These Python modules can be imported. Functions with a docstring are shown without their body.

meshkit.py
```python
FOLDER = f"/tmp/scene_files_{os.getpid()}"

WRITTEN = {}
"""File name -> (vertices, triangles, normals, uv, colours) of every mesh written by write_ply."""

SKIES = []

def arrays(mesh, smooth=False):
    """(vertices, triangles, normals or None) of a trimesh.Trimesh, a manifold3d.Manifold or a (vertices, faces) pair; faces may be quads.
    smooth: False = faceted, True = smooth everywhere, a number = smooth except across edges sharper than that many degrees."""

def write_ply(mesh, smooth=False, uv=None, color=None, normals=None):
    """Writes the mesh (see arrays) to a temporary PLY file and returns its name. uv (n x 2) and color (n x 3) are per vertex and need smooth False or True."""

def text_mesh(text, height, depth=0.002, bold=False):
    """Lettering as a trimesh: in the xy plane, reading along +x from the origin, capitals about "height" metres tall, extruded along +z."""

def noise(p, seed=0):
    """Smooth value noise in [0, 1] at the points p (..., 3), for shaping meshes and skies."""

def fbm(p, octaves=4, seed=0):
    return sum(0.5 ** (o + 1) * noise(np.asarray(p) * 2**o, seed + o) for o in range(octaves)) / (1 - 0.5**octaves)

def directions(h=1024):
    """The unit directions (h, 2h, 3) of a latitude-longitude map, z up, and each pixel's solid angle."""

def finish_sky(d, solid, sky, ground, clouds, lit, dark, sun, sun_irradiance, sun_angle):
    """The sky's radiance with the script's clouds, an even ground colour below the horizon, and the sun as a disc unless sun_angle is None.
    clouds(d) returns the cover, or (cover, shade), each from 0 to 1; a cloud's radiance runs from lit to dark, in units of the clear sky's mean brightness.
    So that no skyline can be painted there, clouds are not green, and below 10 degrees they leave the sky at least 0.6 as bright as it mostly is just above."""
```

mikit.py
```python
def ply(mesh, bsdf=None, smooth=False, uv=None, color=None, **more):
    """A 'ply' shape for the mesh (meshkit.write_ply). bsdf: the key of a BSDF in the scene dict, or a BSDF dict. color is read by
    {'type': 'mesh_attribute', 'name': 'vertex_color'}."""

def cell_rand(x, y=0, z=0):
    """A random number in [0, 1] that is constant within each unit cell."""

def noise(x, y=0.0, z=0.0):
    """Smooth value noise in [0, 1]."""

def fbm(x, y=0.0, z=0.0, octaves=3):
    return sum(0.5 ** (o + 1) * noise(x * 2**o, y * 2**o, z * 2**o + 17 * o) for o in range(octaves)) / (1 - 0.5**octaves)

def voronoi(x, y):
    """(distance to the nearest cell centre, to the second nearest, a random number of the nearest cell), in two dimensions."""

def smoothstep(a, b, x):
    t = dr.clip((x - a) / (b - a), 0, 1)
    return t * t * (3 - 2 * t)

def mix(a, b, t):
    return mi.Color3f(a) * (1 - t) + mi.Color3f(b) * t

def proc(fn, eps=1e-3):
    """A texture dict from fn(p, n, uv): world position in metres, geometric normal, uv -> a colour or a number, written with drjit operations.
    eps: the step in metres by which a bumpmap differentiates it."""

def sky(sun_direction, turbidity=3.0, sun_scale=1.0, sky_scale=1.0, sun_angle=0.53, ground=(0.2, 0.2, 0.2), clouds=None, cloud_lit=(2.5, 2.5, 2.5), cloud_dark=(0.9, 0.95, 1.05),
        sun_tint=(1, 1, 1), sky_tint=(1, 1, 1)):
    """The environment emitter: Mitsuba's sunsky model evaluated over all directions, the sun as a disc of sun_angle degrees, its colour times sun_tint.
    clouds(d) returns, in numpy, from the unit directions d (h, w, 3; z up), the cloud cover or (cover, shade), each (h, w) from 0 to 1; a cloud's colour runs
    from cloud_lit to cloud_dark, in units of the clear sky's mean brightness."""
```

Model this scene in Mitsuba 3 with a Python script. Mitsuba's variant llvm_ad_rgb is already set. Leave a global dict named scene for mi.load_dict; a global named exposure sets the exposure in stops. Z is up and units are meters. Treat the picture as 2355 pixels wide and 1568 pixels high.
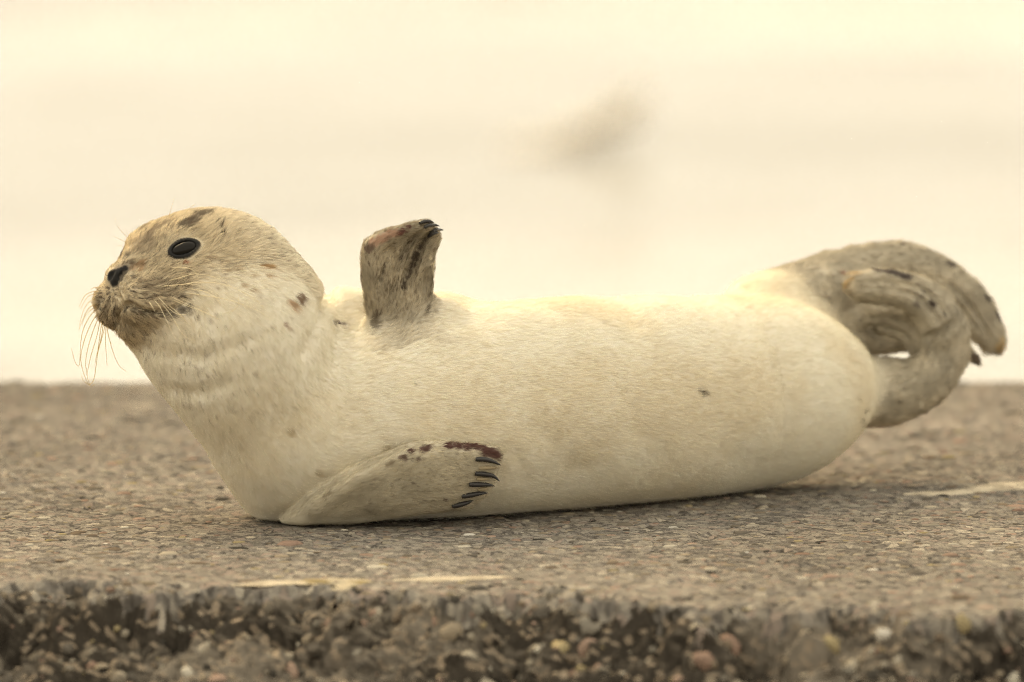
import math, time
import numpy as np
import trimesh
import drjit as dr
import mitsuba as mi
import mikit, meshkit
from mikit import proc, fbm, noise, voronoi, smoothstep, mix, cell_rand
from scipy.ndimage import binary_dilation, gaussian_filter
from scipy.spatial import cKDTree

T0 = time.time()
scene, labels = {}, {}
T = mi.ScalarTransform4f

# ------------------------------------------------------------------ camera, sky, exposure
CAM = np.array([0.0, -8.0, 0.98])
PITCH = math.atan(0.0982)
FOC = 17120.0                       # focal length in units of 1/2354 of the picture's width
FWD = np.array([0, math.cos(PITCH), -math.sin(PITCH)])
UPV = np.array([0, math.sin(PITCH), math.cos(PITCH)])
RGT = np.array([1.0, 0, 0])
FOCUS_Y = -0.07
scene['camera'] = {
    'type': 'thinlens', 'fov': math.degrees(2 * math.atan(1177 / FOC)), 'fov_axis': 'x',
    'to_world': T().look_at(origin=CAM.tolist(), target=(CAM + FWD).tolist(), up=[0, 0, 1]),
    'aperture_radius': 0.038, 'focus_distance': float((8.0 + FOCUS_Y) / math.cos(PITCH) + 0.0),
    'near_clip': 0.1, 'far_clip': 6000.0}
exposure = 3.37
scene['sky_light'] = mikit.sky((-0.48, 0.70, 0.72), turbidity=4.0, sun_scale=0.30, sun_angle=36.0, clouds=lambda d: 1.0,
                               cloud_lit=(1.42, 1.29, 1.03), sun_tint=(1.0, 0.93, 0.74), ground=(0.22, 0.2, 0.17))


def ray(u, v):
    d = FWD + RGT * ((np.asarray(u, float)[..., None] - 1177) / FOC) - UPV * ((np.asarray(v, float)[..., None] - 784) / FOC)
    return d


def at(u, v, y):
    """The point of the plane y = const that stands at this place of the picture: used to take sizes and places off the photograph."""
    d = ray(u, v)
    return CAM + d * ((np.asarray(y, float) - CAM[1]) / d[..., 1])[..., None]


def scale(y):
    return (y + 8.0) / FOC / math.cos(PITCH)


def ground_y(u, v):
    d = ray(u, v)
    return CAM[1] + d[..., 1] * (-CAM[2] / d[..., 2])


# ------------------------------------------------------------------ implicit surface tools
class Field:
    """An implicit body: capsule chains and ellipsoids joined (or cut away) one after the other with soft seams."""

    def __init__(self):
        self.runs, self.floor, self.packed = [], None, None

    def _rows(self, kind, rows, c, r):
        if not self.runs or self.runs[-1][0] != kind:
            self.runs.append((kind, [], []))
        self.runs[-1][1].extend(rows)
        self.runs[-1][2].extend([[*c, r + rows[-1][-2] + 0.022]] * len(rows))
        self.packed = None

    def chain(self, pts, rad, k=0.01, op=1):
        """One primitive: a polyline of capsules whose radius runs on."""
        pts, rad = np.asarray(pts, float), np.asarray(rad, float)
        n = len(pts) - 1
        self._rows('c', [[*pts[i], *(pts[i + 1] - pts[i]), rad[i], rad[i + 1] - rad[i], 1 / max(((pts[i + 1] - pts[i]) ** 2).sum(), 1e-12), k, op if i == n - 1 else 0] for i in range(n)], (pts.max(0) + pts.min(0)) / 2, np.max(np.linalg.norm(pts - (pts.max(0) + pts.min(0)) / 2, axis=1) + rad))

    def capsule(self, a, b, ra, rb, k=0.01, op=1):
        self.chain([a, b], [ra, rb], k, op)

    def ellipsoid(self, c, axes, k=0.01, op=1):
        """axes: 3 row vectors whose lengths are the half axes."""
        c, A = np.asarray(c, float), np.asarray(axes, float)
        L = np.linalg.norm(A, axis=1)
        self._rows('e', [[*c, *(A / L[:, None] ** 2).ravel(), *(1 / L), k, op]], c, L.max())

    def eval(self, P):
        P = np.asarray(P, float)
        if len(P) < 60000:
            return self._eval(P)
        out, cell = np.empty(len(P)), np.floor(P / 0.09).astype(int)
        key = np.ravel_multi_index((cell - cell.min(0)).T, np.ptp(cell, axis=0) + 1)
        order = np.argsort(key, kind='stable')
        for part in np.split(order, np.nonzero(np.diff(key[order]))[0] + 1):
            out[part] = self._eval(P[part], (P[part].min(0), P[part].max(0)))
        return out

    def _eval(self, P, box=None):
        packed = self.packed
        if packed is None or box is not None:
            packed = []
            for kind, rows, bound in self.runs:
                rows, bound = np.array(rows), np.array(bound)
                if box is not None:
                    gap = np.maximum(np.maximum(box[0] - bound[:, :3], bound[:, :3] - box[1]), 0)
                    rows = rows[(gap ** 2).sum(1) < bound[:, 3] ** 2]
                if len(rows):
                    packed.append((kind, len(rows), [mi.Float(np.ascontiguousarray(c, np.float32)) for c in rows.T]))
            if box is None:
                self.packed = packed
        x, y, z = (mi.Float(np.ascontiguousarray(P[:, i], np.float32)) for i in range(3))
        d = dr.full(mi.Float, 0.5, len(P))

        def join(d, e, k, op):
            h = dr.maximum(k - dr.abs(d - e), 0) / k
            hs = dr.maximum(k - dr.abs(-d - e), 0) / k
            return dr.select(op > 0.5, dr.minimum(d, e) - h * h * k * 0.25, dr.select(op < -0.5, -(dr.minimum(-d, e) - hs * hs * k * 0.25), d))
        for kind, n, col in packed:
            dr.make_opaque(n_ := mi.UInt32(n))
            if kind == 'c':
                def body(i, d, best):
                    g = [dr.gather(mi.Float, c, i) for c in col]
                    px, py, pz = x - g[0], y - g[1], z - g[2]
                    h = dr.clip((px * g[3] + py * g[4] + pz * g[5]) * g[8], 0, 1)
                    e = dr.sqrt(dr.square(px - h * g[3]) + dr.square(py - h * g[4]) + dr.square(pz - h * g[5])) - (g[6] + g[7] * h)
                    best = dr.minimum(best, e)
                    d = join(d, best, g[9], g[10])
                    return i + 1, d, dr.select(dr.abs(g[10]) > 0.5, 9.0, best)
                _, d, _ = dr.while_loop((dr.zeros(mi.UInt32, len(P)), d, dr.full(mi.Float, 9.0, len(P))), lambda i, d, best: i < n_, body)
            else:
                def body(i, d):
                    g = [dr.gather(mi.Float, c, i) for c in col]
                    px, py, pz = x - g[0], y - g[1], z - g[2]
                    q = [px * g[3 + 3 * r] + py * g[4 + 3 * r] + pz * g[5 + 3 * r] for r in range(3)]
                    k0 = dr.sqrt(sum(dr.square(t) for t in q))
                    k1 = dr.sqrt(sum(dr.square(q[r] * g[12 + r]) for r in range(3)))
                    return i + 1, join(d, k0 * (k0 - 1) / dr.maximum(k1, 1e-6), g[15], g[16])
                _, d = dr.while_loop((dr.zeros(mi.UInt32, len(P)), d), lambda i, d: i < n_, body)
        if self.floor is not None:
            d = join(d, z - self.floor, mi.Float(0.006), mi.Float(-1.0))
        return np.array(d, dtype=float)

    def grad(self, P, e=5e-4):
        n = len(P)
        o = np.eye(3) * e
        f = self.eval(np.vstack([P + o[0], P - o[0], P + o[1], P - o[1], P + o[2], P - o[2]])).reshape(3, 2, n)
        g = (f[:, 0] - f[:, 1]).T
        return g / np.maximum(np.linalg.norm(g, axis=1, keepdims=True), 1e-12)

    def hit(self, u, v, start=7.2):
        """First surface points seen at these places from where the photograph was taken."""
        u, v = np.broadcast_arrays(np.asarray(u, float), np.asarray(v, float))
        sh = u.shape
        d = ray(u.ravel(), v.ravel())
        d = d / np.linalg.norm(d, axis=1, keepdims=True)
        t = np.full(len(d), start)
        for _ in range(60):
            t = np.minimum(t + np.clip(self.eval(CAM + d * t[:, None]) * 0.85, -0.01, 0.05), 9.5)
        return (CAM + d * t[:, None]).reshape(sh + (3,))


def spline(p, n):
    """A smooth curve through the rows of p (Catmull-Rom)."""
    p = np.asarray(p, float)
    q = np.vstack([2 * p[0] - p[1], p, 2 * p[-1] - p[-2]])
    s = np.linspace(0, len(p) - 1 - 1e-9, n)
    i = s.astype(int)
    t = (s - i)[:, None]
    a, b, c, d = q[i], q[i + 1], q[i + 2], q[i + 3]
    return 0.5 * (2 * b + (c - a) * t + (2 * a - 5 * b + 4 * c - d) * t ** 2 + (3 * b - a - 3 * c + d) * t ** 3)


# ------------------------------------------------------------------ the seal's body
F = Field()
GROUPS = {}                       # region -> list of (a, b, ra, rb), for colour and the lie of the fur


def group_chain(name, pts, rad):
    for i in range(len(pts) - 1):
        GROUPS.setdefault(name, []).append((pts[i], pts[i + 1], rad[i], rad[i + 1]))


def head_uv(X, Y):                # reading aids: enlarged views of the photograph -> picture units
    return 160.9 + 0.3006 * np.asarray(X, float), 448.3 + 0.3006 * np.asarray(Y, float)


def face_uv(X, Y):
    return 201.1 + 0.1466 * np.asarray(X, float), 546 + 0.1466 * np.asarray(Y, float)


def fore_uv(X, Y):
    return 660.9 + 0.21995 * np.asarray(X, float), 471.3 + 0.21995 * np.asarray(Y, float)


def near_uv(X, Y):
    return 603.4 + 0.29285 * np.asarray(X, float), 948.3 + 0.29285 * np.asarray(Y, float)


def hind_uv(X, Y):
    return 1752.8 + 0.3299 * np.asarray(X, float), 517.2 + 0.3299 * np.asarray(Y, float)


# trunk: spine circles (u, v, radius) and how deep each stands; it rests on the ground
TRUNK = np.array([
    (560, 770, 172, -0.035), (600, 860, 185, -0.025), (645, 925, 198, -0.012), (700, 972, 220, 0.000), (790, 975, 232, 0.012), (900, 962, 240, 0.030), (1040, 950, 246, 0.070),
    (1200, 938, 246, 0.110), (1360, 929, 243, 0.150), (1520, 921, 236, 0.195), (1660, 912, 227, 0.240), (1760, 900, 212, 0.280), (1840, 893, 170, 0.315), (1900, 890, 118, 0.345)], float)
for row in TRUNK[5:11]:           # depth from the ground it lies on
    u, v, r = row[:3]
    ys = np.linspace(-0.2, 0.6, 801)
    z = at(np.full(801, u), np.full(801, v), ys)[:, 2] - r * scale(ys)
    row[3] = ys[np.argmin(np.abs(z + 0.004))]
TR = spline(TRUNK, 90)
tp = at(TR[:, 0], TR[:, 1], TR[:, 3])
tr = TR[:, 2] * scale(TR[:, 3])
F.chain(tp, tr, 0.02)
group_chain('trunk', tp, tr)
AXIS = tp[70] - tp[28]
ALPHA = math.atan2(AXIS[1], AXIS[0])


def ball(u, v, r, y, k, name=None):
    c = at(np.array(u), np.array(v), y)
    F.capsule(c, c + 1e-5, r * scale(y), r * scale(y), k)
    if name:
        group_chain(name, [c, c + np.array([.0008, .0004, -.0005])], [r * scale(y)] * 2)


# neck roll behind the head, shoulder before the raised flipper, chest corner on the ground
ball(522, 655, 160, 0.0, 0.04, 'head')
ball(628, 752, 112, 0.000, 0.045, 'trunk')
ball(655, 700, 84, 0.022, 0.02, 'trunk')
ball(455, 775, 132, -0.03, 0.03, 'trunk')
ball(820, 770, 104, 0.04, 0.022, 'trunk')
ball(765, 740, 72, 0.055, 0.016, 'trunk')
ball(1010, 745, 62, 0.065, 0.03, 'trunk')
F.capsule(at(np.array(650), np.array(1140), 0.0), at(np.array(820), np.array(1128), 0.02), 58 * scale(0), 74 * scale(0), 0.05)

# head in a frame of its own: f towards the nose, l towards the eye that faces the camera, w up
HF, HL, HU = np.array([-.747, -.664, -.065]), np.array([.654, -.748, .116]), np.array([-.124, .045, .99])
HF /= np.linalg.norm(HF)
HL = HL - HF * (HL @ HF)
HL /= np.linalg.norm(HL)
HU = np.cross(HF, HL) * np.sign(np.cross(HF, HL) @ HU)
HO = at(np.array(345), np.array(588), -0.035)


def hd(f, l, w):
    return HO + (HF * f + HL * l + HU * w) * 1e-3


def hell(f, l, w, rf, rl, rw, k, tilt=0.0, both=False):
    for s in ((1, -1) if both else (1,)):
        c, sn = math.cos(tilt), math.sin(tilt)
        a = (HF * c + HU * sn) * rf * 1e-3
        b = (HU * c - HF * sn) * rw * 1e-3
        F.ellipsoid(hd(f, l * s, w), [a, HL * rl * 1e-3, b], k)


hell(-62, 0, -32, 74, 68, 69, 0.02)                       # skull
hell(-24, 0, -18, 48, 49, 45, 0.02)                       # face
hell(-26, 33, -54, 48, 38, 42, 0.025, both=True)          # cheeks
hell(20, 0, -45, 40, 42, 33, 0.015)                       # muzzle
hell(31, 22, -46, 30, 26, 27, 0.007, both=True)           # whisker pads
F.chain([hd(-10, 0, 4), hd(22, 0, -8), hd(40, 0, -17)], [.020, .017, .014], 0.018)   # bridge of the nose
hell(45, 0, -17, 12, 14, 12, 0.006)                       # nose pad
hell(22, 0, -72, 31, 20, 16, 0.008)                       # chin
hell(-14, 0, -76, 40, 34, 22, 0.016)                       # jaw
hell(-22, 26, 14, 24, 18, 10, 0.014, both=True)            # brows
group_chain('head', [hd(-90, 0, -36), hd(-40, 0, -26), hd(0, 0, -34), hd(50, 0, -40)], [.07, .062, .05, .025])
throat = at(np.array(430), np.array(800), -0.03)
F.capsule(hd(-60, 0, -60), at(np.array(560), np.array(800), -0.03), .066, .082, 0.05)

# flippers: five toes each, joined by webs -------------------------------------------------
CLAWS = []


def toes(name, rows, radius, web, k=0.006, kroot=0.012):
    """rows: for each toe a list of 3-D points from root to tip; radius: per toe (root, tip) in metres. web: thickness radius of the skin between."""
    curves = []
    for row, (r0, r1) in zip(rows, radius):
        c = spline(row, 13)
        rr = np.linspace(r0, r1, 13)
        F.chain(c, rr, k if curves else kroot)
        n0 = 3 if name == 'raised' else 0
        group_chain(name, c[n0:], rr[n0:])
        curves.append(c)
    for a, b in zip(curves[:-1], curves[1:]):
        for t in (1 / 3, 2 / 3):
            F.chain(a * (1 - t) + b * t, np.full(len(a), web), 0.006)
    return curves


# raised fore flipper, palm towards the camera
def P3(uvf, pts):
    pts = np.asarray(pts, float)
    u, v = uvf(pts[:, 0], pts[:, 1])
    return at(u, v, pts[:, 2])


yb = -0.022
raised = [
    P3(fore_uv, [(930, 1250, yb), (890, 950, yb - .012), (860, 640, yb - .018), (885, 440, yb - .016), (1060, 320, yb - .008), (1270, 245, yb + .002), (1440, 205, yb + .012)]),
    P3(fore_uv, [(1010, 1260, yb), (990, 950, yb - .002), (1010, 660, yb - .004), (1080, 490, yb + .002), (1210, 360, yb + .006), (1360, 280, yb + .012), (1470, 245, yb + .018)]),
    P3(fore_uv, [(1110, 1270, yb), (1120, 980, yb + .006), (1170, 730, yb + .010), (1230, 560, yb + .012), (1330, 410, yb + .016), (1430, 320, yb + .020), (1500, 285, yb + .024)]),
    P3(fore_uv, [(1220, 1270, yb), (1260, 1010, yb + .012), (1310, 780, yb + .018), (1370, 600, yb + .020), (1430, 460, yb + .024), (1490, 370, yb + .028), (1530, 325, yb + .030)]),
    P3(fore_uv, [(1370, 1260, yb + .01), (1448, 1050, yb + .014), (1488, 850, yb + .02), (1508, 680, yb + .024), (1505, 540, yb + .028), (1535, 430, yb + .032), (1555, 370, yb + .034)])]
RAISED = toes('raised', raised, [(.0125, .0062), (.0105, .0056), (.0098, .0052), (.0092, .0048), (.0072, .0038)], .0052)
F.capsule(P3(fore_uv, [(1130, 1330, .022)])[0], P3(fore_uv, [(1130, 1000, .012)])[0], .030, .016, 0.014)
ball(*[float(x) for x in fore_uv(1620, 1130)], 42, 0.012, 0.02, 'trunk')

# near fore flipper, lying along the belly

def on_body(uvf, pts, lift):
    pts = np.asarray(pts, float)
    u, v = uvf(pts[:, 0], pts[:, 1])
    p = F.hit(u, v)
    p = p.copy()
    d = ray(u, v)
    return p - d / np.linalg.norm(d, axis=1, keepdims=True) * np.asarray(lift)[:, None]


lift = [.002, .007, .011, .0145, .0165, .0175, .0175]
lying = [on_body(near_uv, q, lift) for q in (
    [(260, 850), (430, 705), (660, 560), (920, 430), (1180, 325), (1460, 290), (1815, 325)],
    [(290, 850), (480, 730), (730, 600), (980, 490), (1230, 410), (1460, 370), (1765, 384)],
    [(320, 850), (520, 750), (780, 650), (1020, 560), (1260, 500), (1480, 470), (1762, 480)],
    [(350, 850), (560, 770), (800, 690), (1050, 630), (1270, 590), (1470, 565), (1722, 562)],
    [(380, 850), (600, 790), (830, 735), (1070, 690), (1270, 670), (1440, 655), (1665, 638)])]
pl = on_body(near_uv, [(420, 855), (620, 830), (850, 795), (1080, 765), (1240, 745), (1380, 735), (1560, 712)], lift)
lying.append(pl)
LYING = toes('lying', lying, [(.017, .0075), (.013, .0068), (.012, .0066), (.0115, .0062), (.0112, .0058), (.011, .0045)], .0085, k=0.005, kroot=0.004)

# hind flippers
yh = 0.40
F.chain(P3(hind_uv, [(60, 700, yh - .03), (300, 560, yh), (480, 450, yh + .03), (640, 370, yh + .045)]), [.060, .050, .042, .030], 0.03)
far = [
    P3(hind_uv, [(430, 360, yh + .03), (600, 262, yh + .05), (780, 222, yh + .06), (970, 200, yh + .065), (1180, 262, yh + .07), (1400, 400, yh + .075), (1560, 580, yh + .075), (1630, 800, yh + .07)]),
    P3(hind_uv, [(450, 420, yh + .03), (620, 320, yh + .045), (820, 275, yh + .05), (1010, 265, yh + .055), (1200, 340, yh + .06), (1380, 480, yh + .065), (1530, 660, yh + .068), (1610, 820, yh + .07)]),
    P3(hind_uv, [(480, 470, yh + .03), (660, 390, yh + .04), (850, 340, yh + .05), (1040, 340, yh + .055), (1210, 420, yh + .06), (1345, 590, yh + .062), (1460, 725, yh + .066), (1560, 812, yh + .07)])]
FAR = toes('far_hind', far, [(.017, .0100), (.016, .0095), (.014, .009)], .0092)

yn = 0.385
STALK = spline(np.column_stack([P3(hind_uv, [(560, 1150, yn), (800, 1163, yn), (1000, 1142, yn - .005), (1170, 1050, yn - .008), (1270, 930, yn - .01)]), [.036, .0395, .0335, .029, .023]]), 18)
F.chain(STALK[:, :3], STALK[:, 3], 0.018)
group_chain('near_hind', P3(hind_uv, [(720, 1195, yn), (1000, 1165, yn - .005), (1170, 1060, yn - .008), (1270, 930, yn - .01)]), [.030, .029, .0265, .023])
near = [
    P3(hind_uv, [(1340, 930, yn - .01), (1385, 790, yn - .018), (1340, 640, yn - .02), (1240, 500, yn - .02), (1090, 405, yn - .022), (900, 370, yn - .026), (760, 362, yn - .03), (660, 385, yn - .034)]),
    P3(hind_uv, [(1280, 930, yn - .012), (1310, 790, yn - .026), (1270, 650, yn - .028), (1180, 540, yn - .028), (1040, 455, yn - .028), (880, 425, yn - .03), (750, 415, yn - .034), (655, 420, yn - .036)]),
    P3(hind_uv, [(1220, 930, yn - .012), (1240, 800, yn - .026), (1210, 680, yn - .03), (1120, 570, yn - .03), (1000, 500, yn - .03), (870, 470, yn - .032), (760, 458, yn - .034), (680, 452, yn - .036)]),
    P3(hind_uv, [(1160, 930, yn - .01), (1160, 800, yn - .016), (1130, 690, yn - .016), (1060, 600, yn - .016), (960, 545, yn - .018), (870, 520, yn - .02), (790, 505, yn - .022), (720, 490, yn - .024)])]
NEAR = toes('near_hind', near, [(.0125, .0066), (.0115, .0064), (.011, .006), (.0095, .005)], .0078)
# short toes folded into the hollow of the near hind flipper, and the tail
inner = [
    P3(hind_uv, [(1150, 800, yn + .012), (1100, 690, yn + .014), (1000, 620, yn + .016), (880, 595, yn + .018), (770, 600, yn + .018)]),
    P3(hind_uv, [(1110, 840, yn + .018), (1050, 730, yn + .020), (950, 675, yn + .022), (840, 655, yn + .022), (740, 660, yn + .022)]),
    P3(hind_uv, [(1080, 870, yn + .024), (1010, 790, yn + .026), (930, 740, yn + .028), (820, 715, yn + .028)])]
for q in inner:
    c = spline(q, 8)
    F.chain(c, np.linspace(.0105, .0065, 8), 0.003)
    group_chain('inner', c, np.linspace(.0105, .0065, 8))
tail = P3(hind_uv, [(560, 860, yh), (700, 805, yh + .03), (850, 795, yh + .045), (990, 800, yh + .05)])
F.chain(tail, [.026, .0165, .0175, .013], 0.012)
group_chain('tail', tail, [.024, .016, .012, .007])
c = P3(hind_uv, [(600, 660, yh), (700, 590, yh + .02), (760, 560, yh + .03)])
F.chain(c, [.016, .012, .008], 0.01)
group_chain('inner', c, [.014, .011, .008])
stub = P3(hind_uv, [(1290, 800, yn + .004), (1400, 868, yn + .016), (1468, 922, yn + .02), (1502, 958, yn + .022)])
F.chain(stub, [.012, .009, .0062, .0035], 0.004)
group_chain('inner', stub[1:], [.009, .0062, .0035])


# creases and slits cut into the surface
def groove(uvf, pts, r, sink, k=0.003, n=14, taper=True):
    u, v = uvf(*np.array(pts, float).T)
    uv = spline(np.stack([u, v], 1), n)
    p = F.hit(uv[:, 0], uv[:, 1])
    g = F.grad(p, 1e-3)
    w = np.sin(np.linspace(0.12, 0.88, n) * np.pi) if taper else np.ones(n)
    q = p + g * (r - sink * w)[:, None]
    return q, np.full(n, r), k


def face_landmarks():
    out = {}
    out['eye'] = F.hit(*face_uv(1510, 172))
    out['nostril'] = F.hit(*face_uv(545, 580))
    return out


EYE_C, EYE_A, EYE_B, EYE_T = (1515, 176), 214, 112, math.radians(-18)
ang = np.linspace(0, 2 * np.pi, 29)
almond = EYE_B * np.sin(ang) * (1 - .28 * np.cos(ang) ** 2)
ex = EYE_C[0] + EYE_A * np.cos(ang) * math.cos(EYE_T) - almond * math.sin(EYE_T)
ey = EYE_C[1] + EYE_A * np.cos(ang) * math.sin(EYE_T) + almond * math.cos(EYE_T)
rim = F.hit(*face_uv(ex, ey))
eye_p = F.hit(*face_uv(np.array([EYE_C[0]]), np.array([EYE_C[1]])))[0]
eye_n = F.grad(eye_p[None], 3e-3)[0]


def mirror(p):
    return p - 2 * ((p - HO) @ HL)[..., None] * HL


cuts = [
    groove(face_uv, [(545, 1085), (620, 1052), (700, 1062), (900, 1135), (1100, 1150), (1300, 1105), (1450, 1015), (1600, 955)], .0030, .0056, n=30),   # mouth
    groove(face_uv, [(535, 1090), (600, 1058), (690, 1058)], .0040, .0075, n=8),
    groove(face_uv, [(555, 1080), (502, 1140), (476, 1200), (474, 1330), (500, 1425)], .0030, .0045, n=18),
    groove(face_uv, [(440, 735), (470, 860), (510, 950), (540, 1060)], .0022, .0030, n=16),       # split of the upper lip
    groove(face_uv, [(625, 478), (565, 545), (512, 610), (492, 690)], .0026, .0050, n=14),         # nostril
    groove(face_uv, [(395, 545), (365, 590), (350, 640)], .0022, .0035, n=8),
    groove(head_uv, [(600, 1190), (820, 1215), (1000, 1240), (1180, 1180), (1420, 1080)], .017, .0042, n=22),   # folds of the throat
    groove(head_uv, [(730, 1480), (860, 1500), (1000, 1505), (1200, 1430)], .017, .0042, n=22),
    groove(head_uv, [(1138, 235), (1150, 270), (1168, 320)], .0028, .0050, n=8),                 # ear hole
    groove(fore_uv, [(1170, 700), (1230, 520), (1310, 390), (1390, 310)], .0045, .0075, n=12),
    groove(fore_uv, [(1240, 830), (1330, 610), (1400, 440), (1480, 330)], .0060, .0105, n=14),
    groove(fore_uv, [(1060, 470), (1110, 520), (1150, 600)], .0035, .004, n=9),
    groove(fore_uv, [(930, 960), (980, 760), (1040, 600)], .004, .0035, n=10),
    groove(fore_uv, [(1080, 1020), (1140, 860), (1220, 700)], .004, .0045, n=10),
    groove(fore_uv, [(1440, 980), (1470, 840), (1490, 700)], .004, .005, n=9),
    groove(near_uv, [(225, 800), (330, 700), (500, 592), (700, 478), (900, 372), (1100, 284), (1280, 238)], .0035, .0040, n=30),
    groove(hind_uv, [(1120, 800), (1230, 752), (1345, 682)], .006, .0095, n=12),
    groove(hind_uv, [(800, 565), (900, 570), (1000, 620), (1060, 720)], .004, .006, n=12),
    groove(hind_uv, [(680, 402), (880, 398), (1080, 430), (1210, 515), (1300, 640)], .0030, .0036, n=18),
    groove(hind_uv, [(690, 438), (880, 448), (1040, 482), (1150, 560), (1230, 680)], .0030, .0036, n=18),
    groove(hind_uv, [(1230, 365), (1390, 490), (1520, 660), (1590, 790)], .0030, .0034, n=16),
    groove(hind_uv, [(1290, 480), (1400, 590), (1500, 720)], .0030, .0034, n=14),
]
nape = np.vstack([at(np.array([751., 749.]), np.array([664., 680.]), np.array([.07, .02])), F.hit(np.array([745., 733., 714., 690.]), np.array([704., 742., 780., 815.]))])
cuts.append((nape, np.array([.0075, .0060, .0045, .0040, .0034, .0025]), .012))
for q, r, k in cuts:
    F.chain(q, r, k, op=-1)
F.chain(mirror(cuts[0][0])[3:], cuts[0][1][3:], .003, op=-1)
F.chain(mirror(cuts[8][0]), cuts[8][1], .003, op=-1)
# sockets and rims of the eyes
e1 = (rim[0] - rim[14]) / 2
e2 = (rim[7] - rim[21]) / 2
e2 = e2 - e1 * (e2 @ e1) / (e1 @ e1)
for flip in (False, True):
    m = mirror if flip else (lambda p: p)
    nn = eye_n - 2 * (eye_n @ HL) * HL if flip else eye_n
    F.chain(m(rim + eye_n * 0.0002), np.full(len(rim), .0030), .003)
    a1, a2 = (e1 - 2 * (e1 @ HL) * HL, e2 - 2 * (e2 @ HL) * HL) if flip else (e1, e2)
    F.ellipsoid(m(eye_p[None])[0] + nn * .001, [a1 * .92, a2 * .90, nn * .006], .0015, op=-1)
# rests on the ground
F.floor = 0.0015

VOX = 0.0017


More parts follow.
